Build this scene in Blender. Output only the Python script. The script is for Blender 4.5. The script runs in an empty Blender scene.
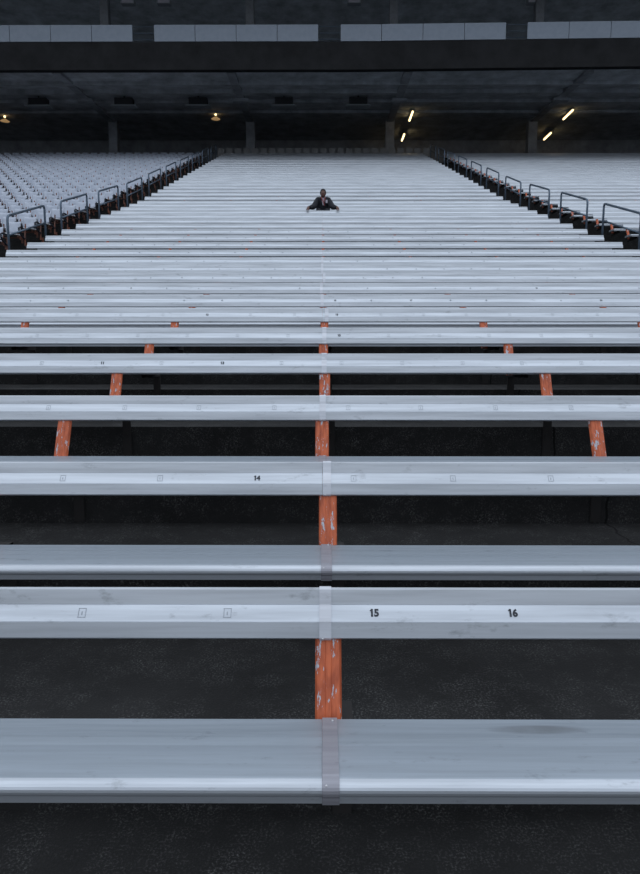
import bpy, bmesh, math, random
from mathutils import Vector, Matrix
random.seed(7)
S = bpy.context.scene
C = S.collection

# ------------------------------------------------------------------ materials
def mat(name, col, rough=.6, metal=0.0, spec=.5):
    m = bpy.data.materials.new(name); m.use_nodes = True
    b = m.node_tree.nodes['Principled BSDF']
    b.inputs['Base Color'].default_value = (*col, 1)
    b.inputs['Roughness'].default_value = rough
    b.inputs['Metallic'].default_value = metal
    b.inputs['Specular IOR Level'].default_value = spec
    return m, m.node_tree.nodes, m.node_tree.links, b

def ramp(nt, links, fac, stops):
    r = nt.new('ShaderNodeValToRGB')
    el = r.color_ramp.elements
    el[0].position, el[0].color = stops[0][0], (*stops[0][1], 1)
    el[1].position, el[1].color = stops[-1][0], (*stops[-1][1], 1)
    for p, c in stops[1:-1]:
        e = el.new(p); e.color = (*c, 1)
    links.new(fac, r.inputs[0]); return r

def noise(nt, links, scale, detail=4, vec=None, rough=.5, sc=None, coord='Object', rnd=False):
    tc = nt.new('ShaderNodeTexCoord'); mp = nt.new('ShaderNodeMapping')
    links.new(tc.outputs[coord], mp.inputs[0])
    if sc: mp.inputs['Scale'].default_value = sc
    if rnd:
        oi = nt.new('ShaderNodeObjectInfo'); mu = nt.new('ShaderNodeMath'); mu.operation = 'MULTIPLY'
        mu.inputs[1].default_value = 57.0; links.new(oi.outputs['Random'], mu.inputs[0])
        links.new(mu.outputs[0], mp.inputs['Location'])
    n = nt.new('ShaderNodeTexNoise'); n.inputs['Scale'].default_value = scale
    n.inputs['Detail'].default_value = detail; n.inputs['Roughness'].default_value = rough
    links.new(mp.outputs[0], n.inputs['Vector']); return n

def mixc(nt, links, fac, a, b, mode='MIX'):
    m = nt.new('ShaderNodeMix'); m.data_type = 'RGBA'; m.blend_type = mode
    for s, v in ((0, fac), (6, a), (7, b)):
        if isinstance(v, (int, float)): m.inputs[s].default_value = v
        elif isinstance(v, tuple): m.inputs[s].default_value = (*v, 1)
        else: links.new(v, m.inputs[s])
    return m.outputs[2]

def aluminium(name, base, rough, metal, stain=False):
    m, nt, L, b = mat(name, base, rough, metal)
    n1 = noise(nt, L, 2.2, 5, sc=(.6, 14, 14), rough=.6, rnd=True)
    n2 = noise(nt, L, 9, 6, sc=(1, 2.5, 2.5), rough=.7, rnd=True)
    r1 = ramp(nt, L, n1.outputs[0], [(.3, tuple(c*.80 for c in base)), (.62, base)])
    r2 = ramp(nt, L, n2.outputs[0], [(.24, (.62, .62, .62)), (.40, (1, 1, 1))])
    c = mixc(nt, L, 1.0, r1.outputs[0], r2.outputs[0], 'MULTIPLY')
    if stain:
        tc = nt.new('ShaderNodeTexCoord'); mp = nt.new('ShaderNodeMapping')
        L.new(tc.outputs['Object'], mp.inputs[0])
        mp.inputs['Location'].default_value = (-.60*6.5, -.235*42, 0); mp.inputs['Scale'].default_value = (6.5, 42, 0)
        g = nt.new('ShaderNodeTexGradient'); g.gradient_type = 'SPHERICAL'; L.new(mp.outputs[0], g.inputs[0])
        sr = ramp(nt, L, g.outputs[1], [(.0, (0, 0, 0)), (.35, (.75, .75, .75))])
        mm = nt.new('ShaderNodeMath'); mm.operation = 'MULTIPLY'; L.new(sr.outputs[0], mm.inputs[0])
        n3 = noise(nt, L, 9, 4); L.new(n3.outputs[0], mm.inputs[1])
        c = mixc(nt, L, mm.outputs[0], c, (.12, .12, .12))
    L.new(c, b.inputs['Base Color'])
    rr = ramp(nt, L, n1.outputs[0], [(.3, (rough+.1,)*3), (.7, (rough-.05,)*3)])
    L.new(rr.outputs[0], b.inputs['Roughness'])
    return m

ALU_B = (.59, .63, .685)
M = {}
M['alu'] = aluminium('brushed_aluminium', ALU_B, .46, .75)
M['alu_stain'] = aluminium('brushed_aluminium_stained', ALU_B, .46, .75, True)
M['alu_rib'] = aluminium('ribbed_aluminium', (.52, .55, .59), .48, .7)  # facet shading painted as darker bands above and below the middle facet
M['seat_strip'] = aluminium('dull_joint_strip', (.33, .33, .37), .55, .5)
M['alu_seat'] = aluminium('worn_seat_aluminium', (.40, .45, .505), .48, .75)  # seat flats darkened in base colour for the dark deck they reflect
M['alu_seat_stain'] = aluminium('worn_seat_aluminium_stained', (.40, .45, .505), .48, .75, True)  # same painted darkening, plus a real stain
M['alu_strip'] = aluminium('joint_strip_aluminium', (.62, .64, .69), .5, .6)
M['seam'] = mat('dark_seam', (.16, .17, .19), .7)[0]

def concrete(name, base, light, crack=False):
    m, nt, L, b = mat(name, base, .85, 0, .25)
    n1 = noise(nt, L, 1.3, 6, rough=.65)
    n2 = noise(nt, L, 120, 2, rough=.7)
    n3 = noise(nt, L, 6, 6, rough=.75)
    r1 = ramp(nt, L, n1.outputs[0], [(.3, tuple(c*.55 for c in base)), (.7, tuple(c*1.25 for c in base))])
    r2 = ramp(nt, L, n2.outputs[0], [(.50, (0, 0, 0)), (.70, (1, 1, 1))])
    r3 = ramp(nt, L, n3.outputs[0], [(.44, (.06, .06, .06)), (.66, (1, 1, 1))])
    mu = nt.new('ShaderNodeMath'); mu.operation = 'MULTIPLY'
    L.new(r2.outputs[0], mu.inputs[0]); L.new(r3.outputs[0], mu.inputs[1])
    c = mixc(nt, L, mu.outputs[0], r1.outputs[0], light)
    if crack:
        tc = nt.new('ShaderNodeTexCoord'); sp = nt.new('ShaderNodeSeparateXYZ'); L.new(tc.outputs['Object'], sp.inputs[0])
        nn = noise(nt, L, 2.2, 3, sc=(0.02, 1, 1))
        a = nt.new('ShaderNodeMath'); a.operation = 'MULTIPLY_ADD'; a.inputs[1].default_value = .28; a.inputs[2].default_value = 1.56
        L.new(nn.outputs[0], a.inputs[0])
        d = nt.new('ShaderNodeMath'); d.operation = 'SUBTRACT'; L.new(sp.outputs[0], d.inputs[0]); L.new(a.outputs[0], d.inputs[1])
        e = nt.new('ShaderNodeMath'); e.operation = 'ABSOLUTE'; L.new(d.outputs[0], e.inputs[0])
        f = nt.new('ShaderNodeMath'); f.operation = 'LESS_THAN'; f.inputs[1].default_value = .007; L.new(e.outputs[0], f.inputs[0])
        c = mixc(nt, L, f.outputs[0], c, (.004, .004, .004))
    L.new(c, b.inputs['Base Color'])
    bp = nt.new('ShaderNodeBump'); bp.inputs['Strength'].default_value = .5; bp.inputs['Distance'].default_value = .008
    L.new(n2.outputs[0], bp.inputs['Height']); L.new(bp.outputs[0], b.inputs['Normal'])
    return m
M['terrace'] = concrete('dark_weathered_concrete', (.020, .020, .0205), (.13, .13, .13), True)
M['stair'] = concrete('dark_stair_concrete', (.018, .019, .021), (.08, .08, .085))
M['deck'] = concrete('grey_deck_concrete', (.50, .53, .56), (.6, .62, .65))
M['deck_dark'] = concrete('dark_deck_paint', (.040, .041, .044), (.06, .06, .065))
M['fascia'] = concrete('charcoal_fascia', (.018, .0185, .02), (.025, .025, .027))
M['back'] = concrete('dark_back_wall', (.36, .37, .39), (.4, .4, .42))
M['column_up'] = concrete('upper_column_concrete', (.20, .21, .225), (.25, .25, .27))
M['column'] = concrete('grey_column_concrete', (.36, .38, .41), (.4, .4, .44))

def chipped():
    m, nt, L, b = mat('chipped_orange_paint', (.5, .1, .03), .55)
    a = noise(nt, L, 6, 5, sc=(8, 2.2, 2.2), rough=.72, rnd=True)
    w = noise(nt, L, 60, 3, sc=(1, .25, .25), rnd=True)
    base = ramp(nt, L, w.outputs[0], [(.35, (.36, .070, .024)), (.65, (.58, .13, .045))])
    mk = ramp(nt, L, a.outputs[0], [(.575, (0, 0, 0)), (.595, (1, 1, 1))])
    c = mixc(nt, L, mk.outputs[0], base.outputs[0], (.42, .46, .52))
    dk = ramp(nt, L, a.outputs[0], [(.24, (.25, .2, .2)), (.32, (1, 1, 1))])
    c = mixc(nt, L, 1.0, c, dk.outputs[0], 'MULTIPLY')
    L.new(c, b.inputs['Base Color']); return m
M['orange'] = chipped()
M['steel'] = mat('dark_rusty_steel', (.018, .016, .016), .8, .1)[0]
M['tube'] = mat('galvanised_tube', (.10, .135, .18), .45, .6)[0]
M['number'] = mat('black_number', (.02, .025, .035), .6)[0]
M['worn'] = mat('worn_decal_edge', (.33, .36, .40), .7)[0]
M['screw'] = mat('screw_head', (.5, .5, .52), .4, .8)[0]
def plastic(name, c, lo):
    m, nt, L, b = mat(name, c, .5)
    n = noise(nt, L, 5, 3, rnd=True)
    r = ramp(nt, L, n.outputs[0], [(.3, lo), (.7, c)]); L.new(r.outputs[0], b.inputs['Base Color']); return m
M['chair'] = plastic('pale_grey_plastic', (.80, .82, .87), (.60, .63, .70))
M['chair_back'] = plastic('blue_grey_plastic', (.46, .50, .58), (.34, .38, .46))
M['rust'] = plastic('rust_orange_iron', (.28, .10, .06), (.10, .05, .04))
M['arm'] = mat('dark_blue_iron', (.02, .024, .035), .5)[0]
M['panel'] = plastic('grey_blue_panel', (.25, .29, .35), (.22, .26, .315))
M['panel_gap'] = mat('panel_gap_dark', (.02, .022, .025), .7)[0]
M['box'] = mat('dark_fixture', (.02, .021, .024), .6)[0]
M['plate'] = mat('grey_fixture_plate', (.25, .27, .29), .6)[0]
M['foldgrey'] = mat('folding_chair_grey', (.26, .26, .26), .6)[0]
M['skin'] = mat('skin', (.13, .065, .05), .55)[0]
M['hair'] = mat('black_hair', (.010, .010, .014), .6)[0]
M['jacket'] = mat('navy_black_jacket', (.006, .007, .013), .8)[0]
M['trousers'] = mat('black_trousers', (.012, .013, .02), .75)[0]
M['shirt'] = mat('white_shirt', (.45, .42, .48), .7)[0]
M['scarf'] = mat('dull_red_cloth', (.30, .07, .07), .7)[0]
M['shoe'] = mat('black_shoe', (.01, .01, .01), .4)[0]
M['eye'] = mat('eye_white', (.6, .6, .6), .3)[0]
def emit(name, c, s):
    m, nt, L, b = mat(name, (.8, .7, .5), .4)
    b.inputs['Emission Color'].default_value = (*c, 1); b.inputs['Emission Strength'].default_value = s; return m
M['warm'] = emit('warm_lamp', (1, .72, .34), 3.2)
M['warm_dim'] = emit('warm_lamp_small', (1, .60, .25), .25)  # emissive colour for the reflection under each small lamp

# ------------------------------------------------------------------ mesh helpers
def tag(o, label=None, cat=None, group=None, kind=None):
    if label: o['label'] = label
    if cat: o['category'] = cat
    if group: o['group'] = group
    if kind: o['kind'] = kind
    return o
def link(name, me, parent=None, loc=(0, 0, 0)):
    o = bpy.data.objects.new(name, me); C.objects.link(o); o.location = loc
    if parent: o.parent = parent
    return o
def mesh(name, bm, m, smooth=False):
    bmesh.ops.recalc_face_normals(bm, faces=bm.faces)
    me = bpy.data.meshes.new(name); bm.to_mesh(me); bm.free()
    ms = m if isinstance(m, (list, tuple)) else [m]
    for x in ms: me.materials.append(x)
    if smooth:
        for p in me.polygons: p.use_smooth = True
    return me
def empty(name, loc):
    o = bpy.data.objects.new(name, None); C.objects.link(o); o.location = loc
    o.empty_display_size = .1; return o
def box(bm, x0, x1, y0, y1, z0, z1, mi=0):
    r = bmesh.ops.create_cube(bm, size=1, matrix=Matrix.Translation(((x0+x1)/2, (y0+y1)/2, (z0+z1)/2)) @ Matrix.Diagonal((abs(x1-x0), abs(y1-y0), abs(z1-z0), 1)))
    for f in {f for v in r['verts'] for f in v.link_faces}: f.material_index = mi
def extr(bm, prof, x0, x1, mats=None, cap=True):
    """closed profile of (y,z) extruded along x"""
    a = [bm.verts.new((x0, y, z)) for y, z in prof]; b = [bm.verts.new((x1, y, z)) for y, z in prof]
    n = len(prof)
    for i in range(n):
        f = bm.faces.new((a[i], a[(i+1) % n], b[(i+1) % n], b[i]))
        if mats: f.material_index = mats[i]
    if cap:
        bm.faces.new(a); bm.faces.new(list(reversed(b)))
def tube(bm, pts, r, seg=8):
    pts = [Vector(p) for p in pts]; rings = []
    for i, p in enumerate(pts):
        d = (pts[min(i+1, len(pts)-1)] - pts[max(i-1, 0)]).normalized()
        u = d.cross(Vector((1, 0, 0)))
        if u.length < .2: u = d.cross(Vector((0, 0, 1)))
        u.normalize(); v = d.cross(u)
        rings.append([bm.verts.new(p + r*(math.cos(t)*u + math.sin(t)*v)) for t in (2*math.pi*k/seg for k in range(seg))])
    for a, b in zip(rings, rings[1:]):
        for k in range(seg): bm.faces.new((a[k], a[(k+1) % seg], b[(k+1) % seg], b[k]))
    bm.faces.new(rings[0]); bm.faces.new(list(reversed(rings[-1])))

# ------------------------------------------------------------------ the bowl: rows rise in three rakes
NR = 43
SEAT_W, BB, BT = .2876, (.0961, .1945), (.1501, .3336)
front, seatz = {}, {}
y, z = 1.4275, .416
for k in range(1, NR+2):
    if k > 1:
        y += .9257 if k <= 11 else .87
        z += .2292 if k <= 11 else (.284 if k <= 22 else .323)
    front[k], seatz[k] = y, z
RISER = .4505                  # riser face behind the seat's front edge
ADJ = {3: .003, 4: .015, 5: .006, 6: .005, 7: -.012, 8: -.014, 9: -.008, 10: .0, 11: .016, 12: .008, 13: .002}
for _k, _d in ADJ.items(): seatz[_k] += _d
def top(k): return seatz[k] - .2
def rfy(k): return front[k] + RISER
def ff(k): return top(k-1) if k > 1 else 0.0    # level the feet stand on
CX = .05; HW = 5.81
AX0, AX1 = HW + .12, 6.93     # aisle, from the centre line

# terrace
bm = bmesh.new()
prof = [(-14, 0)]
for k in range(1, NR+1):
    prof += [(rfy(k), ff(k)), (rfy(k), top(k))]
YB = 44.6
prof += [(YB, top(NR)), (YB, -1.0), (-14, -1.0)]
extr(bm, prof, -26, 26, cap=False)
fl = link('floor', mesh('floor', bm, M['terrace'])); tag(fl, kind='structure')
# aisle stairs: a half step before every riser
for side, nm in ((-1, 'stairs_left'), (1, 'stairs_right')):
    bm = bmesh.new()
    for k in range(2, NR+1):
        x0, x1 = CX + side*AX0, CX + side*AX1
        box(bm, min(x0, x1), max(x0, x1), rfy(k)-.42, rfy(k)+.004, ff(k)-.01, (ff(k)+top(k))/2)
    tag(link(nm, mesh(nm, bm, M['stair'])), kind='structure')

# ------------------------------------------------------------------ bench parts (origin: seat front edge, on the seat level)
def seat_profile():
    p = [(SEAT_W, -.034), (SEAT_W, -.004), (SEAT_W-.004, 0), (.196, -.0005), (.194, .001), (.160, -.0015), (.1585, .0005),
         (.034, .001), (.031, .001), (.028, .0008), (.025, .0004)]
    R = .021
    for i in range(0, 8):
        a = math.radians(90 + i*18)
        p.append((R + R*math.cos(a)*1.0, -.021 + R*math.sin(a)))
    p += [(.005, -.042), (.006, -.052), (.020, -.052), (.020, -.034)]
    return p
def back_dirs():
    b, t = Vector((0, *BB)), Vector((0, *BT))
    u = (t-b).normalized(); n = Vector((0, -u.z, u.y))     # out towards the camera
    return b, u, n, (t-b).length
def back_profile():
    b, u, n, L = back_dirs()
    q = [(-.0, -.016), (.0, -.002), (.003, .003), (.048, .0095), (.0488, .0088), (.0496, .0095), (.098, -.0035), (.0988, -.0043), (.0996, -.0035),
         (L-.006, .0005), (L, -.001), (L+.001, -.008), (L-.004, -.016)]
    SH = -.004
    return [((b+u*t+n*(d+SH)).y, (b+u*t+n*(d+SH)).z) for t, d in q]
SP, BP = seat_profile(), back_profile()
def off(prof, d):
    n = len(prof); c = Vector((sum(p[0] for p in prof)/n, sum(p[1] for p in prof)/n)); out = []
    for i in range(n):
        a, b_, c_ = Vector(prof[i-1]), Vector(prof[i]), Vector(prof[(i+1) % n])
        t = (c_-a)
        nn = Vector((t.y, -t.x)).normalized() if t.length > 1e-6 else Vector((0, 0))
        if nn.dot(b_-c) < 0: nn = -nn
        out.append(tuple(b_ + nn*d))
    return out
def plank(prof, x0, x1, m, shade_faces=(), m2='alu_rib'):
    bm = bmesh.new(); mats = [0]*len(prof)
    for s in shade_faces: mats[s] = 1
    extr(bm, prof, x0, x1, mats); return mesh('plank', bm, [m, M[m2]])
S_SEAM, B_SHADE = (3, 4, 8, 9), (3, 4, 6, 7)
XL, XR = CX-HW, CX+HW-.03
SF = (1, 2, 3, 4, 5, 6, 7, 8, 9)  # flat seat faces that take the painted darkening; the lip stays bright
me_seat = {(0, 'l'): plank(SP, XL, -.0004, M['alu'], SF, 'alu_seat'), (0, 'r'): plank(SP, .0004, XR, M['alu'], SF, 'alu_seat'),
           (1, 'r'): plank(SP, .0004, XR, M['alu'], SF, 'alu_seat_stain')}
B_SHADE = (0, 1, 2, 8, 9)  # backrest faces with shading put into the colour
me_back = {'l': plank(BP, XL, -.0004, M['alu'], B_SHADE), 'r': plank(BP, .0004, XR, M['alu'], B_SHADE)}
def strip(prof, w, m):
    bm = bmesh.new(); extr(bm, off(prof, .0035), -w/2, w/2); return mesh('strip', bm, m)
SPc = [(SEAT_W, -.034), (SEAT_W, -.004), (SEAT_W-.004, .0012), (.16, .001), (.034, .002)] + SP[8:]
b_, u_, n_, L_ = back_dirs()
BPc = [((b_+u_*t+n_*(d-.004)).y, (b_+u_*t+n_*(d-.004)).z) for t, d in [(0, -.016), (0, 0), (.003, .004), (.05, .0105), (.099, -.0025), (L_-.005, .001), (L_, 0), (L_+.001, -.008), (L_-.004, -.016)]]
UPS = .86                      # the backrests of the upper rows are a narrower section
def narrow(me):
    b0 = Vector((0, *BB)); t0 = Vector((0, *BT)); u = (t0-b0).normalized()
    me = me.copy()
    for v in me.vertices:
        d = (Vector((0, v.co.y, v.co.z))-b0).dot(u); v.co -= u*d*(1-UPS)
    return me
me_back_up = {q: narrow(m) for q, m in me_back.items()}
me_sstrip, me_bstrip = strip(SPc, .042, M['seat_strip']), strip(BPc, .036, M['alu_strip'])
def screw_mesh():
    bm = bmesh.new(); bmesh.ops.create_uvsphere(bm, u_segments=8, v_segments=5, radius=.0045); return mesh('screw', bm, M['screw'], True)
me_screw = screw_mesh()
# orange bracket: a ribbed strap leaning from behind the seat up the rear of the backrest
def bracket():
    bm = bmesh.new(); W = .078
    lo, hi = Vector((0, SEAT_W-.02, -.055)), Vector((0, BT[0]+.012, BT[1]-.012))
    mid = Vector((0, BB[0]+.022, BB[1]-.01)); lo2 = Vector((0, SEAT_W+.012-.2876+.0, 0))
    # work in coordinates where BB/BT are offsets from the seat's rear edge
    pts = [Vector((0, SEAT_W-.012, -.06)), Vector((0, SEAT_W+.016, -.02)), Vector((0, SEAT_W+BB[0]+.014, BB[1]-.004)), Vector((0, SEAT_W+BT[0]+.014, BT[1]-.014))]
    xs = [(-W/2, .012), (-W/2+.006, 0), (-.010, 0), (-.007, -.003), (.007, -.003), (.010, 0), (W/2-.006, 0), (W/2, .012), (W/2, .020), (-W/2, .020)]
    rings = []
    for i, p in enumerate(pts):
        d = (pts[min(i+1, 3)]-pts[max(i-1, 0)]).normalized(); nb = Vector((0, d.z, -d.y))
        rings.append([bm.verts.new(p + Vector((x, 0, 0)) + nb*q) for x, q in xs])
    n = len(xs)
    for a, b in zip(rings, rings[1:]):
        for k in range(n): bm.faces.new((a[k], a[(k+1) % n], b[(k+1) % n], b[k]))
    bm.faces.new(rings[0]); bm.faces.new(list(reversed(rings[-1])))
    return mesh('bracket', bm, M['orange'])
me_bracket = bracket()
me_bracket_up = me_bracket.copy()
for v in me_bracket_up.vertices:
    v.co.x *= .75
    if v.co.z > .25: v.co.z -= .022; v.co.y -= .008
def support():
    bm = bmesh.new()
    box(bm, -.030, .030, RISER-.012, RISER-.001, -.42, -.046)      # plate on the riser face
    box(bm, -.028, -.020, .05, RISER-.008, -.085, -.035); box(bm, .020, .028, .05, RISER-.008, -.085, -.035)
    box(bm, -.028, .028, .05, RISER-.008, -.044, -.0345)           # arm below the seat
    bmesh.ops.create_cone(bm, segments=6, radius1=.010, radius2=.010, depth=.012, cap_ends=True,
                          matrix=Matrix.Translation((0, RISER-.017, -.25)) @ Matrix.Rotation(math.pi/2, 4, 'X'))
    return mesh('support', bm, M['steel'])
me_support = support()
# the profile offsets of the backrest were taken from the seat's rear edge
def shift_back(me):
    for v in me.vertices: v.co.y += SEAT_W
for me in list(me_back.values()) + list(me_back_up.values()) + [me_bstrip]: shift_back(me)

# numbers
def face_matrix(t, d=.0):
    """frame on the middle facet of the backrest: x right, y up the plank"""
    b, u, n, L = back_dirs()
    p0 = b + u*.051 + n*(.0095-.004); p1 = b + u*.098 + n*(-.0035-.004)
    uu = (p1-p0).normalized(); nn = Vector((0, -uu.z, uu.y))
    o = p0 + (p1-p0)*t + nn*d + Vector((0, SEAT_W, 0))
    return Matrix(((1, uu.x, nn.x, o.x), (0, uu.y, nn.y, o.y), (0, uu.z, nn.z, o.z), (0, 0, 0, 1)))
def number_mesh(txt):
    cu = bpy.data.curves.new('number', 'FONT'); cu.body = txt; cu.size = .030; cu.align_x = 'CENTER'; cu.align_y = 'CENTER'
    cu.offset = .0014; cu.space_character = .92; cu.extrude = .0003; cu.resolution_u = 3
    o = bpy.data.objects.new('t', cu); C.objects.link(o)
    dg = bpy.context.evaluated_depsgraph_get(); dg.update()
    me = bpy.data.meshes.new_from_object(o.evaluated_get(dg)); bpy.data.objects.remove(o)
    if txt[0] == '1':                       # the flag of the 1
        x0 = min(v.co.x for v in me.vertices); y1 = max(v.co.y for v in me.vertices)
        bm = bmesh.new(); bm.from_mesh(me)
        f = bm.faces.new([bm.verts.new((x0+a, y1+b, .0003)) for a, b in ((.001, 0), (.001, -.0055), (-.0032, -.0075), (-.0032, -.0045))])
        if f.normal.z < 0: f.normal_flip()
        bm.to_mesh(me); bm.free()
    me.transform(face_matrix(.5, .0009)); me.materials.clear(); me.materials.append(M['number']); return me
NUM = {n: number_mesh(str(n)) for n in (9, 11, 12, 13, 14, 15, 16, 17, 21, 22)}
def worn_mesh():
    bm = bmesh.new(); w, h, t = .0115, .014, .0016
    box(bm, -w, w, h-t, h, 0, .0006); box(bm, -w, w, -h, -h+t, 0, .0006); box(bm, -w, -w+t, -h, h, 0, .0006); box(bm, w-t, w, -h, h, 0, .0006)
    box(bm, -.002, .001, -.006, .004, 0, .0006)
    me = mesh('worn', bm, M['worn']); me.transform(face_matrix(.5, .0003)); return me
me_worn = worn_mesh()
def bolt_mesh():
    bm = bmesh.new()
    bmesh.ops.create_cone(bm, segments=8, radius1=.010, radius2=.008, depth=.004, cap_ends=True)
    me = mesh('bolt', bm, M['worn']); me.transform(face_matrix(.5, .002)); return me
me_bolt = bolt_mesh()
LEGIBLE = {1: {0: 15, 1: 16}, 2: {-1: 14}, 4: {-4: 11, -2: 13}, 5: {0: 15}, 6: {0: 15, -3: 12}, 7: {0: 15, 2: 17, 7: 22}, 8: {-6: 9, 6: 21}}
PITCH = .43

ONES = ['', 'first', 'second', 'third', 'fourth', 'fifth', 'sixth', 'seventh', 'eighth', 'ninth', 'tenth', 'eleventh', 'twelfth', 'thirteenth',
        'fourteenth', 'fifteenth', 'sixteenth', 'seventeenth', 'eighteenth', 'nineteenth']
def ordw(n):
    if n < 20: return ONES[n]
    t, o = divmod(n, 10); w = {2: 'twent', 3: 'thirt', 4: 'fort'}[t]
    return w + ('ieth' if o == 0 else 'y-' + ONES[o])
def bench_label(k):
    if k == 1: return 'nearest aluminium bench, filling the bottom, black numbers 15 and 16 on its backrest'
    if k == 2: return 'aluminium bench second from the front, black number 14 left of the orange bracket'
    if k == 3: return 'aluminium bench third from the front, seat just showing above the backrest numbered 14'
    if k == 19: return 'aluminium bench directly in front of the seated person, under the hands'
    if k == 20: return 'aluminium bench the dark-clothed person is sitting on'
    if k == 21: return 'aluminium bench directly behind the seated person'
    if k == NR: return 'topmost aluminium bench of the centre block, below the dark concourse'
    if k == 12: return 'first bench above the closed-up stack of backrests, twelfth from the front'
    if k > 30: return f'far aluminium bench of the centre block, {ordw(NR+1-k)} down from its top'
    return f'long aluminium bench of the centre block, {ordw(k)} up from the front'

JIT = {1: .009, 2: .020, 3: .001, 4: .012, 5: .016, 6: .042, 7: -.004, 8: -.015, 9: .024, 10: -.005, 11: -.005}
SJ = {1: .021, 2: .016}
BJ = {1: .018, 2: .024, 3: -.002, 4: .016, 5: .008, 6: .02}
for k in range(1, NR+1):
    root = empty('bleacher_bench', (0, front[k], seatz[k]))
    tag(root, bench_label(k), 'bench', 'aluminium benches of the centre block')
    link('seat_plank', me_seat[(0, 'l')], root); link('seat_plank', me_seat[(1 if k == 1 else 0, 'r')], root)
    mb = me_back if k < 12 else me_back_up
    bl = link('backrest_plank', mb['l'], root); br = link('backrest_plank', mb['r'], root)
    jx = JIT.get(k, .006)
    if k <= 11:
        s1 = link('joint_cover', me_sstrip, root, (SJ.get(k, jx), 0, 0)); s2 = link('joint_cover', me_bstrip, root, (jx, 0, 0))
    if k <= 6:
        link('screw', me_screw, s1, (-.011, .006, -.006)); link('screw', me_screw, s2, (-.008, SEAT_W+BB[0]-.003, BB[1]+.002))
        link('screw', me_screw, s1, (.008, SEAT_W-.02, .0045))
    for i in range(-3, 4):
        bx = BJ.get(k, .012) + i*(1.492 if i < 0 else 1.58) + (random.uniform(-.012, .012) if abs(i) > 1 else 0)
        bo = link('backrest_bracket', me_bracket if k < 12 else me_bracket_up, root, (bx, 0, 0))
        tag(bo, 'orange bracket with chipped paint')
        link('support_leg', me_support, root, (bx+.045, 0, 0))
    # seat numbers and worn decals on the backrest
    for j in range(-13, 13):
        x = .142 + PITCH*j
        if abs(x-CX) > HW-.06: continue
        p = bl if x < 0 else br
        if j in LEGIBLE.get(k, {}):
            tag(link('seat_number', NUM[LEGIBLE[k][j]], p, (x + (.014 if (k, j) == (1, 0) else 0), 0, 0)), f'black number {LEGIBLE[k][j]}')
        elif k <= 6: link('worn_number_decal', me_worn, p, (x + random.uniform(-.01, .01), 0, 0))
        elif k <= 15 and random.random() < .55: link('rivet', me_bolt, p, (x + random.uniform(-.03, .03), 0, random.uniform(-.004, .004)))

# right-hand block
RX0, RX1 = AX1 + CX + .02, 22.5
me_rs, me_rb = plank(SP, 0, RX1-RX0, M['alu'], SF, 'alu_seat'), narrow(plank(BP, 0, RX1-RX0, M['alu'], B_SHADE)); shift_back(me_rb)
for k in range(13, NR+1):
    root = empty('bleacher_bench', (RX0, front[k], seatz[k]))
    n = k-12
    tag(root, ('lowest visible aluminium bench of the right block, at the right edge' if n == 1 else
               'topmost aluminium bench of the right block, in the deck shade' if k == NR else
               f'aluminium bench right of the right aisle, {ordw(n)} up in that block'), 'bench', 'aluminium benches of the right block')
    link('seat_plank', me_rs, root); link('backrest_plank', me_rb, root)
    for i in range(11):
        bx = .10 + i*1.505
        tag(link('backrest_bracket', me_bracket_up, root, (bx, 0, 0)), 'orange bracket with chipped paint')
        link('support_leg', me_support, root, (bx+.045, 0, 0))

# ------------------------------------------------------------------ left-hand block: single chairs
def shell(w, h, t, curve, m, lean=None, rows=5, cols=6):
    """rounded panel in local x (width) and v (height), returned as function-mapped mesh"""
    bm = bmesh.new(); fr, bk = [], []
    for i in range(rows+1):
        a, b = [], []
        for j in range(cols+1):
            u = -1 + 2*j/cols; v = i/rows
            ww = w/2*(1 - .10*(abs(2*v-1)**4))
            d = curve*(u*u)
            a.append(bm.verts.new((u*ww, d, v*h))); b.append(bm.verts.new((u*ww, d+t, v*h)))
        fr.append(a); bk.append(b)
    for i in range(rows):
        for j in range(cols):
            bm.faces.new((fr[i][j], fr[i][j+1], fr[i+1][j+1], fr[i+1][j])); bm.faces.new((bk[i][j], bk[i+1][j], bk[i+1][j+1], bk[i][j+1]))
    for i in range(rows):
        for j in (0, cols): bm.faces.new((fr[i][j], fr[i+1][j], bk[i+1][j], bk[i][j]))
    for j in range(cols):
        for i in (0, rows): bm.faces.new((fr[i][j], fr[i][j+1], bk[i][j+1], bk[i][j]))
    return mesh('shell', bm, m, True)
me_cback = shell(.34, .30, .022, -.035, M['chair_back'], rows=8)
for v in me_cback.vertices:
    if v.co.z > .22: v.co.y += .055*((v.co.z-.22)/.08)**2; v.co.z -= .012*((v.co.z-.22)/.08)
me_cback.transform(Matrix.Translation((0, .30, .09)) @ Matrix.Rotation(math.radians(-14), 4, 'X'))
me_cseat = shell(.36, .36, .026, .014, M['chair'])
me_cseat.transform(Matrix.Translation((0, -.06, .028)) @ Matrix.Rotation(math.radians(-84), 4, 'X'))
def chair_std():
    bm = bmesh.new()
    prof = [(.30, -.20), (.34, -.20), (.36, 0), (.41, .30), (.38, .31), (.32, .02)]
    extr(bm, prof, .236, .256)
    box(bm, .236, .256, .30, RISER-.001, -.20, -.15)
    box(bm, .215, .262, RISER-.012, RISER-.001, -.26, -.12)
    box(bm, -.20, .25, .28, .315, -.035, -.012)
    return mesh('standard', bm, M['rust'])
def chair_arm():
    bm = bmesh.new()
    tube(bm, [(.246, .36, .17), (.246, .24, .185), (.246, .12, .18), (.246, .045, .15), (.246, .05, .09), (.246, .12, .03), (.246, .25, -.03), (.246, .33, -.04)], .022, 6)
    return mesh('arm', bm, M['arm'])
me_cstd, me_carm = chair_std(), chair_arm()
cands = []
camz = 1.456
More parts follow.
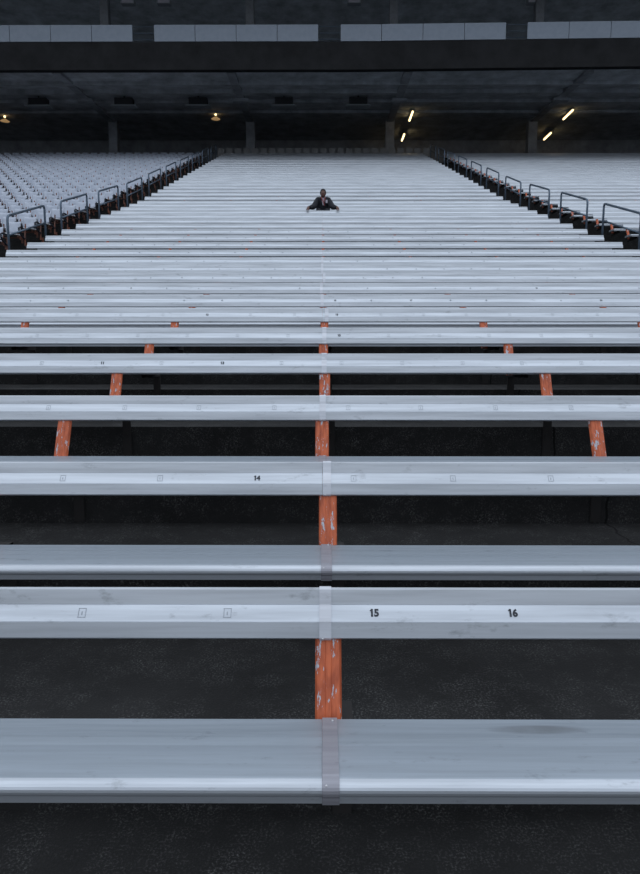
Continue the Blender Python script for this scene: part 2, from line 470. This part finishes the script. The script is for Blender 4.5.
for k in range(13, NR+1):
    for j in range(60):
        x = CX - AX1 - .30 - .505*j
        if x < -.497*front[k] - .6: break
        cands.append((front[k], k, j, x))
cands.sort(key=lambda c: (c[1], c[2]))
near, far = cands[:300], cands[300:]
G = 'pale grey chairs of the left block'
for _, k, j, x in near:
    r = empty('stadium_chair', (x, front[k], seatz[k]))
    tag(r, f'pale grey stadium chair left of left aisle, {ordw(j+1)} from the aisle, {ordw(k-12)} row up', 'chair', G)
    link('seat', me_cseat, r); link('backrest', me_cback, r)
    tag(link('standard', me_cstd, r), 'rusty orange standard'); link('armrest', me_carm, r)
if far:
    bm = bmesh.new()
    for _, k, j, x in far:
        for me, mi in ((me_cseat, 0), (me_cback, 1), (me_cstd, 2), (me_carm, 3)):
            t = me.copy(); t.transform(Matrix.Translation((x, front[k], seatz[k])))
            n0 = len(bm.faces); bm.from_mesh(t); bm.faces.ensure_lookup_table()
            for i in range(n0, len(bm.faces)): bm.faces[i].material_index = mi
            bpy.data.meshes.remove(t)
    o = link('stadium_chairs', mesh('far_chairs', bm, [M['chair'], M['chair_back'], M['rust'], M['arm']]))
    tag(o, 'pale grey stadium chairs in the far upper rows of the left block', 'chair', kind='stuff')

# ------------------------------------------------------------------ handrails up the two aisles
def rail_pts(k, side):
    k2 = min(k+2, NR); sh = .28 if side < 0 else .15
    return rfy(k)-sh, (ff(k)+top(k))/2, rfy(k2)-sh-.03, (ff(k2)+top(k2))/2
def rail_mesh(k, which, side):
    y0, z0, y1, z1 = rail_pts(k, side)
    H = (.96 if side < 0 else 1.02) + (top(k)-ff(k))/2; d = Vector((0, y1-y0, z1-z0)); L = d.length; u = d/L
    bm = bmesh.new()
    if which == 'frame':
        A, B = Vector((0, 0, H)), Vector((0, y1-y0, z1-z0+H)); R = .09
        p = [Vector((0, 0, 0)), Vector((0, 0, H-R))]
        for i in range(1, 6):
            t = i/5; p.append((1-t)**2*Vector((0, 0, H-R)) + 2*t*(1-t)*A + t*t*(A+u*R))
        Bd = B-Vector((0, 0, R))
        for i in range(0, 6):
            t = i/5; p.append((1-t)**2*(B-u*R) + 2*t*(1-t)*B + t*t*Bd)
        p.append(Vector((0, y1-y0, z1-z0)))
        tube(bm, p, .024, 8)
    elif which == 'mid':
        tube(bm, [(0, 0, H-.36), (0, y1-y0, z1-z0+H-.36)], .020, 8)
    return mesh('rail', bm, M['tube'], True)
def flange(): 
    bm = bmesh.new(); bmesh.ops.create_cone(bm, segments=12, radius1=.06, radius2=.055, depth=.012, cap_ends=True, matrix=Matrix.Translation((0, 0, .006)))
    return mesh('flange', bm, M['tube'])
me_fl = flange()
for side in (-1, 1):
    for i, k in enumerate(range(13, 42, 3)):
        x = CX + side*6.05
        y0, z0, y1, z1 = rail_pts(k, side)
        r = empty('handrail', (x, y0, z0))
        tag(r, f"grey tube handrail in the {'left' if side < 0 else 'right'} aisle, {ordw(i+1)} one up from the bottom" if i else
               f"lowest and largest grey tube handrail in the {'left' if side < 0 else 'right'} aisle", 'handrail', f"handrails in the {'left' if side < 0 else 'right'} aisle")
        link('rail_frame', rail_mesh(k, 'frame', side), r); link('middle_rail', rail_mesh(k, 'mid', side), r)
        link('base_flange', me_fl, r); link('base_flange', me_fl, r, (0, y1-y0, z1-z0))

# ------------------------------------------------------------------ concourse and upper level
Zc = top(NR)
def st(name, bm, m): return tag(link(name, mesh(name, bm, m)), kind='structure')
bm = bmesh.new(); box(bm, -26, 26, YB-.02, YB+.3, -1, 15.9)
st('wall_back', bm, M['back'])
bm = bmesh.new()
x = -24.0; i = 0
while x < 24:
    box(bm, x, x+2.55, YB-.07, YB-.018, Zc, Zc+1.15+.15*(i % 2)); x += 2.65 + .25*(i % 3); i += 1
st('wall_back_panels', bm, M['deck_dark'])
# ceiling above the concourse: sawtooth soffit, seen from below
bm = bmesh.new()
prof = [(32.15, 14.72), (33.9, 14.86), (33.9, 14.70), (35.3, 15.02), (35.3, 14.84), (37.0, 15.16), (37.0, 15.0), (39.0, 15.30), (39.0, 15.16), (40.9, 15.36), (YB, 15.40), (YB, 15.80), (32.15, 15.80)]
extr(bm, prof, -26, 26); st('ceiling', bm, M['deck'])
def bent(x):                                   # the deck edge bends towards the stands right of centre
    return 0 if x < 1.5 else -(x-1.5)*.022
def bent_strip(bm, xs, y0, y1, z0, z1, drop=0):
    v = [[bm.verts.new((x, yy+bent(x), zz)) for yy, zz in ((y0, z0), (y1, z0), (y1, z1), (y0, z1))] for x in xs]
    for a, b in zip(v, v[1:]):
        for q in range(4): bm.faces.new((a[q], a[(q+1) % 4], b[(q+1) % 4], b[q]))
    bm.faces.new(v[0]); bm.faces.new(list(reversed(v[-1])))
bm = bmesh.new(); bent_strip(bm, (-26, 1.5, 26), 32.0, 32.3, 14.62, 15.84)
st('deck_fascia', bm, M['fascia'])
bm = bmesh.new(); box(bm, -26, 26, 32.2, 46, 15.8, 15.86); st('upper_floor', bm, M['deck'])
bm = bmesh.new(); box(bm, -26, 26, 41.0, 41.3, 15.86, 22); st('wall_upper_back', bm, M['deck'])
bm = bmesh.new(); extr(bm, [(27.5, 20.6), (29, 20.3), (35, 19.75), (41.2, 19.75), (41.2, 21), (52, 33), (52, 34), (27.5, 22.1)], -40, 40)  # deck slope above is unseen, made tall to block sky and darken reflections
st('ceiling_upper', bm, M['deck'])
# parapet panels on the deck edge, in groups with gaps
pw = 1.915
def panel_row(x0, n):
    out = []
    for i in range(n): out.append((x0+i*pw, x0+(i+1)*pw))
    return out
groups = [panel_row(-8.86-pw*7, 7), panel_row(-7.86, 4), panel_row(.83, 4), panel_row(9.46, 7)]
names = ['left end group', 'group left of centre', 'group right of centre', 'right end group']
for g, nm in zip(groups, names):
    for i, (a, b) in enumerate(g):
        if b < -17.5 or a > 17.5: continue
        yy = 32.02 + bent((a+b)/2)
        r = empty('parapet_panel', ((a+b)/2, yy, 15.84))
        r.rotation_euler.z = 0 if a < 1.2 else -.022
        w = (b-a)/2-.012
        bm = bmesh.new(); box(bm, -w, w, -.03, .03, .02, .74)
        bmesh.ops.bevel(bm, geom=bm.edges[:], offset=.008, segments=1)
        link('panel_face', mesh('panel', bm, M['panel']), r)
        bm = bmesh.new(); box(bm, -w, w, .03, .07, .0, .05); box(bm, -.03, .03, .03, .07, .05, .7); box(bm, w-.04, w, .03, .07, .05, .7)
        link('panel_frame', mesh('pframe', bm, M['panel_gap']), r)
        vis = [p for p in g if not (p[1] < -17.5 or p[0] > 17.5)]
        tag(r, f'grey-blue parapet panel, {ordw(vis.index((a, b))+1)} from left in the {nm}', 'panel', 'grey-blue parapet panels along the deck edge')
# railings in the gaps
for gx0, gx1, lab in ((-8.84, -7.88, 'left'), (-.18, .81, 'centre'), (8.51, 9.44, 'right')):
    bm = bmesh.new(); yy = 32.05 + bent(gx0)
    for zz in (.12, .40, .68): tube(bm, [(gx0, yy, 15.84+zz), (gx1, yy, 15.84+zz)], .014, 6)
    o = link('gap_railing', mesh('gap', bm, M['tube']))
    tag(o, f'thin three-bar railing in the {lab} gap between parapet panels', 'railing', 'railings in the parapet gaps')

def column(x, y, z0, z1, w, lab, grp):
    r = bmesh.new()
    box(r, -w/2, w/2, -w/2, w/2, 0, z1-z0)
    bmesh.ops.bevel(r, geom=[e for e in r.edges if abs(e.verts[0].co.z-e.verts[1].co.z) > .5], offset=.05, segments=2)
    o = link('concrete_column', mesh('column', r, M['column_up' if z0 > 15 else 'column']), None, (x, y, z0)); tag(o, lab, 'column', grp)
for x, l in ((-12.66, 'left-hand'), (-4.36, 'left of centre'), (4.06, 'right of centre'), (12.66, 'right-hand')):
    column(x, 40.9, Zc, 15.38, .52, f'grey concourse column behind the top row, the {l} one', 'concourse columns')
for x, l in ((-11.21, 'left-hand'), (-3.74, 'left of centre'), (3.64, 'right of centre'), (11.11, 'right-hand')):
    column(x, 35.5, 15.86, 19.8, .42, f'grey column above the parapet panels, the {l} one', 'upper level columns')
# raker girders under the deck
for x, l in ((-12.66, 'left-hand'), (-4.36, 'left of centre'), (4.06, 'right of centre'), (12.66, 'right-hand')):
    bm = bmesh.new()
    extr(bm, [(32.35, 14.60), (40.65, 15.22), (40.65, 15.5), (32.35, 15.3)], x-.20, x+.20)
    box(bm, x-.42, x+.42, 36.0, 36.35, 14.72, 14.86)
    st('raker_girder', bm, M['column'])
# hanging boxes
for x, l in ((-15.11, 'far left'), (-10.55, 'left of the left-hand girder gap'), (-6.61, 'above the small warm lamp'), (-2.05, 'just left of centre'), (1.89, 'right of centre')):
    l = {'far left': 'leftmost of the five', 'left of the left-hand girder gap': 'second from left', 'above the small warm lamp': 'the middle one of five',
         'just left of centre': 'second from right', 'right of centre': 'rightmost of the five'}[l]
    r = empty('ceiling_heater', (x, 36.05, 14.42))
    bm = bmesh.new(); box(bm, -.48, .48, -.2, .2, .06, .42); bmesh.ops.bevel(bm, geom=bm.edges[:], offset=.02, segments=1)
    link('body', mesh('hbody', bm, M['box']), r)
    bm = bmesh.new(); box(bm, -.66, .66, -.24, .24, 0, .06); link('base_plate', mesh('hplate', bm, M['plate']), r)
    bm = bmesh.new(); tube(bm, [(0, 0, .42), (0, 0, .74)], .035, 8); link('hanger', mesh('hrod', bm, M['box']), r)
    tag(r, f'dark box fixture hanging on a rod under the deck, {l}', 'ceiling fixture', 'box fixtures under the deck')
# warm tube lights along the concourse ceiling
for (x, y, L, l) in ((5.13, 39.25, 1.5, 'right of the third column, the upper'), (5.13, 42.95, 1.3, 'right of the third column, the lower'),
                     (14.15, 39.05, 1.5, 'far right, the upper'), (14.25, 42.75, 1.3, 'far right, the lower')):
    r = empty('tube_light', (x, y, 15.11))
    bm = bmesh.new(); box(bm, -.07, .07, -L/2, L/2, -.01, .05); link('housing', mesh('lh', bm, M['plate']), r)
    bm = bmesh.new(); tube(bm, [(0, -L/2+.03, -.055), (0, L/2-.03, -.055)], .05, 10); link('lamp', mesh('lt', bm, M['warm']), r)
    tag(r, f'glowing warm tube light on the dark ceiling, {l} one', 'light', 'warm tube lights')
for x, y, l in ((-6.20, 39.2, 'left of the second column'), (-18.6, 39.5, 'at the far left edge')):
    r = empty('bulkhead_lamp', (x, y, 15.15))
    bm = bmesh.new(); bmesh.ops.create_uvsphere(bm, u_segments=12, v_segments=8, radius=.06); link('bulb', mesh('bulb', bm, M['warm'], True), r)
    bm = bmesh.new(); bmesh.ops.create_cone(bm, segments=16, radius1=.26, radius2=.10, depth=.10, cap_ends=True, matrix=Matrix.Translation((0, 0, -.20)))
    link('reflector', mesh('refl', bm, M['warm_dim'], True), r)  # glowing cone stands in for the lamp's reflection below the bulb
    bm = bmesh.new(); tube(bm, [(0, 0, -.16), (0, 0, .16)], .015, 6); link('stem', mesh('stem', bm, M['box']), r)
    tag(r, f'small warm hanging lamp under the deck, {l}', 'light', 'small warm lamps')
# floodlights above the parapet
for x, l in ((-10.03, 'leftmost'), (-8.17, 'second from left'), (1.62, 'above the centre-right panels'), (10.85, 'rightmost')):
    r = empty('ceiling_floodlight', (x, 35.6, 19.38))
    bm = bmesh.new(); box(bm, -.34, .34, -.16, .16, -.14, .10); bmesh.ops.bevel(bm, geom=bm.edges[:], offset=.03, segments=1)
    link('housing', mesh('fh', bm, M['plate']), r)
    bm = bmesh.new(); box(bm, -.28, .28, -.17, -.16, -.11, .07); link('lens', mesh('fl', bm, M['shirt']), r)
    bm = bmesh.new(); tube(bm, [(-.2, 0, .08), (-.2, 0, .4)], .02, 6); tube(bm, [(.2, 0, .08), (.2, 0, .4)], .02, 6); link('bracket', mesh('fb', bm, M['box']), r)
    tag(r, f'pale floodlight at the top edge above the parapet, {l}', 'light', 'floodlights above the parapet')
# folding chairs on the concourse behind the top bench
def fold_chair():
    d = {}
    bm = bmesh.new(); box(bm, -.19, .19, .17, .20, .60, 1.02); d['backrest'] = mesh('fb', bm, M['foldgrey'])
    bm = bmesh.new(); box(bm, -.21, .21, -.20, .18, .42, .45); d['seat'] = mesh('fs', bm, M['foldgrey'])
    return d
fd = fold_chair()
bm = bmesh.new(); box(bm, -.012, .012, -.012, .012, 0, .43); me_leg = mesh('leg', bm, M['box'])
for i in range(25):
    x = -6.0 + i*.505
    r = empty('folding_chair', (x, 39.5, Zc))
    for n, me in fd.items(): link(n, me, r)
    for lx in (-.19, .19):
        for ly in (-.17, .17): link('leg', me_leg, r, (lx, ly, 0))
    tag(r, f'grey chair on the concourse behind the topmost centre bench, {ordw(i+1)} from the left', 'chair', 'grey chairs behind the topmost bench')

# ------------------------------------------------------------------ the seated person
def skin_mesh(name, nodes, edges, m, sub=2):
    me = bpy.data.meshes.new(name); me.from_pydata([n[0] for n in nodes], edges, [])
    o = bpy.data.objects.new(name, me); C.objects.link(o)
    sk = o.modifiers.new('s', 'SKIN'); sk.use_smooth_shade = True
    for i, n in enumerate(nodes):
        r = n[1]; me.skin_vertices[0].data[i].radius = r if isinstance(r, tuple) else (r, r)
    me.skin_vertices[0].data[0].use_root = True
    sb = o.modifiers.new('b', 'SUBSURF'); sb.levels = sub; sb.render_levels = sub
    dg = bpy.context.evaluated_depsgraph_get(); dg.update()
    out = bpy.data.meshes.new_from_object(o.evaluated_get(dg)); bpy.data.objects.remove(o)
    out.materials.clear(); out.materials.append(m)
    for p in out.polygons: p.use_smooth = True
    return out
K = 20
PX, PY, PZ = .015, front[K]+.20, seatz[K]     # hips on the bench seat; local -y faces the camera
per = empty('person', (PX, PY, PZ))
PS = .92; per.scale = (PS,)*3
tag(per, 'person in dark jacket sitting alone on a high bench, arms spread wide', 'person')
bt = (front[K-1]+SEAT_W+BT[0]-.008-PY)/PS; bz = (seatz[K-1]+BT[1]-.022-PZ)/PS; FZ = (ff(K)-PZ)/PS     # top edge of the backrest in front
hz = bz+.022
nodes = [((0, 0, .10), (.15, .11)), ((0, .0, .28), (.13, .10)), ((0, -.06, .40), (.15, .10)), ((0, -.10, .49), (.11, .08)), ((0, -.14, .54), .055), ((0, -.17, .58), .052)]
edges = [(0, 1), (1, 2), (2, 3), (3, 4), (4, 5)]
arms = {}
for s, hx in ((-1, -.46), (1, .44)):
    b = len(nodes)
    nodes += [((s*.165, -.10, .47), .058), ((s*.275, -.24, .24), .045), ((hx*.80, -.42, hz+.13), .036), ((hx*.97, bt+.05, hz+.085), .032)]
    edges += [(3, b), (b, b+1), (b+1, b+2), (b+2, b+3)]
    arms[s] = b
    # palm and fingers closing over the backrest's top edge
    nodes += [((hx, bt+.02, hz+.05), (.040, .028))]; edges += [(b+3, b+4)]
    for q, (dx, ln) in enumerate(((-.030, .030), (-.010, .036), (.010, .034), (.030, .026))):
        c = len(nodes)
        nodes += [((hx+dx, bt-.008, hz+.014), .0095), ((hx+dx*1.1, bt-.008-ln*.7, hz-.002), .009), ((hx+dx*1.1, bt-.012-ln*.8, hz-.002-ln*.8), .008)]
        edges += [(b+4, c), (c, c+1), (c+1, c+2)]
    c = len(nodes)
    nodes += [((hx-s*.045, bt+.015, hz+.02), .011), ((hx-s*.065, bt-.005, hz+.008), .010)]; edges += [(b+4, c), (c, c+1)]
for s in (-1, 1):
    b = len(nodes)
    nodes += [((s*.10, -.03, .085), .085), ((s*.13, -.36, .115), .062), ((s*.13, -.34, -.12), .050), ((s*.13, -.27, FZ+.09), .036), ((s*.13, -.42, FZ+.035), .034)]
    edges += [(0, b), (b, b+1), (b+1, b+2), (b+2, b+3), (b+3, b+4)]
body = skin_mesh('body', nodes, edges, M['skin'])
# head shaped from a sphere and joined to the same mesh
bm = bmesh.new(); bm.from_mesh(body)
hd = bmesh.ops.create_uvsphere(bm, u_segments=24, v_segments=16, radius=1)['verts']
HC = Vector((0, -.20, .628))
for v in hd:
    p = v.co.copy()
    w = .078*(1 - .22*max(0, -p.z)**1.5)
    q = Vector((p.x*w, p.y*.098, p.z*.118))
    if p.y < -.7 and abs(p.x) < .22 and -.35 < p.z < .12: q.y -= .020*(1-abs(p.x)/.22)    # nose
    if p.y < -.5 and p.z < -.6: q.y -= .008                                              # chin
    if .05 < p.z < .30 and .2 < abs(p.x) < .55 and p.y < -.6: q.y += .006                # eye sockets
    v.co = q + HC
for s in (-1, 1):
    bmesh.ops.create_uvsphere(bm, u_segments=8, v_segments=6, radius=1, matrix=Matrix.Translation(HC+Vector((s*.079, .008, -.005))) @ Matrix.Diagonal((.010, .018, .032, 1)))
for f in bm.faces: f.smooth = True
me = bpy.data.meshes.new('body'); bm.to_mesh(me); bm.free(); me.materials.append(M['skin']); link('body', me, per)
bm = bmesh.new()
for v in bmesh.ops.create_uvsphere(bm, u_segments=24, v_segments=16, radius=1)['verts']:
    p = v.co.copy(); q = Vector((p.x*.094, p.y*.112+.006, p.z*.115+.030))
    if p.y < -.1 and p.z < .45: q.y = max(q.y, -.05); q.z = max(q.z, .02)
    v.co = q + HC
link('hair', mesh('hair', bm, M['hair'], True), per)
for nm, pts, m in (('eye', [(-.030, -.085, .018), (.030, -.085, .018)], M['hair']), ('mouth', [(0, -.092, -.055)], M['scarf'])):
    for p in pts:
        bm = bmesh.new(); bmesh.ops.create_uvsphere(bm, u_segments=10, v_segments=6, radius=1, matrix=Matrix.Translation(HC+Vector(p)) @ Matrix.Diagonal(((.011 if nm == 'eye' else .024), .008, .007, 1)))
        link(nm, mesh(nm, bm, m, True), per)
# jacket
jn = [((0, 0, .13), (.26, .125)), ((0, -.02, .27), (.225, .13)), ((0, -.06, .40), (.19, .13)), ((0, -.10, .50), (.125, .09)), ((0, -.125, .535), .065)]
je = [(0, 1), (1, 2), (2, 3), (3, 4)]
for s, hx in ((-1, -.46), (1, .44)):
    b = len(jn)
    jn += [((s*.165, -.10, .475), .084), ((s*.275, -.24, .24), .098), ((hx*.80, -.42, hz+.13), .066), ((hx*.93, bt+.08, hz+.085), .052)]
    je += [(3, b), (b, b+1), (b+1, b+2), (b+2, b+3)]
link('jacket', skin_mesh('jacket', jn, je, M['jacket']), per)
tn = [((0, 0, .125), (.17, .12))]; te = []
for s in (-1, 1):
    b = len(tn)
    tn += [((s*.105, -.03, .095), .100), ((s*.135, -.36, .12), .080), ((s*.135, -.34, -.12), .070), ((s*.135, -.28, FZ+.12), .062)]
    te += [(0, b), (b, b+1), (b+1, b+2), (b+2, b+3)]
link('trousers', skin_mesh('trousers', tn, te, M['trousers']), per)
for s in (-1, 1):
    link('shoe', skin_mesh('shoe', [((s*.13, -.26, FZ+.05), (.044, .046)), ((s*.13, -.34, FZ+.045), (.045, .042)), ((s*.13, -.42, FZ+.035), (.042, .030))], [(0, 1), (1, 2)], M['shoe']), per)
# shirt showing in the V of the jacket
bm = bmesh.new()
v = [bm.verts.new(p) for p in ((-.045, -.185, .535), (.045, -.185, .535), (.05, -.205, .43), (.02, -.185, .30), (-.01, -.185, .30), (-.04, -.205, .43))]
f = bm.faces.new(v); r_ = bmesh.ops.extrude_face_region(bm, geom=[f])
for e in r_['geom']:
    if isinstance(e, bmesh.types.BMVert): e.co.y += .05
link('shirt', mesh('shirt', bm, M['shirt']), per)
bm = bmesh.new(); tube(bm, [(-.06, -.17, .54), (-.03, -.205, .46), (.015, -.205, .38), (.045, -.185, .28)], .016, 8); tube(bm, [(.06, -.17, .54), (.045, -.205, .46), (.05, -.205, .40)], .014, 8)
link('lanyard', mesh('lan', bm, M['scarf'], True), per)
bm = bmesh.new(); box(bm, .075, .135, -.20, -.16, .36, .45); link('chest_patch', mesh('patch', bm, M['shirt']), per)

# ------------------------------------------------------------------ light: overcast sky, open behind the camera
w = bpy.data.worlds.new('sky'); S.world = w; w.use_nodes = True
nt, L = w.node_tree.nodes, w.node_tree.links
bg = nt['Background']
tc = nt.new('ShaderNodeTexCoord'); sp = nt.new('ShaderNodeSeparateXYZ'); L.new(tc.outputs['Generated'], sp.inputs[0])
r = ramp(nt, L, sp.outputs[2], [(.0, (.02, .022, .025)), (.03, (.32, .35, .39)), (.35, (.60, .66, .75)), (1.0, (.80, .87, .96))])
L.new(r.outputs[0], bg.inputs[0]); bg.inputs[1].default_value = 1.35
# the stand on the other side of the field
bm = bmesh.new(); extr(bm, [(-110, -3), (-150, 16), (-150, -3)], -120, 120)
st('far_stand', bm, M['deck'])
bm = bmesh.new(); box(bm, -120, 120, -150, -14, -3.2, -3.0); st('field', bm, M['deck_dark'])
bm = bmesh.new(); box(bm, -120, 120, -14.1, -14, -3, 0.0); st('field_wall', bm, M['deck'])

# ------------------------------------------------------------------ camera
cam = bpy.data.cameras.new('camera'); co = bpy.data.objects.new('camera', cam); C.objects.link(co)
co.location = (0, 0, camz); co.rotation_euler = (math.radians(90-7.5), 0, math.radians(.22))
cam.sensor_fit = 'HORIZONTAL'; cam.sensor_width = 36; cam.lens = 36.0; cam.clip_start = .05; cam.clip_end = 600
S.camera = co
vs = S.view_settings
vs.view_transform = 'Standard'; vs.look = 'None'; vs.gamma = 1; vs.use_curve_mapping = False; vs.exposure = .07
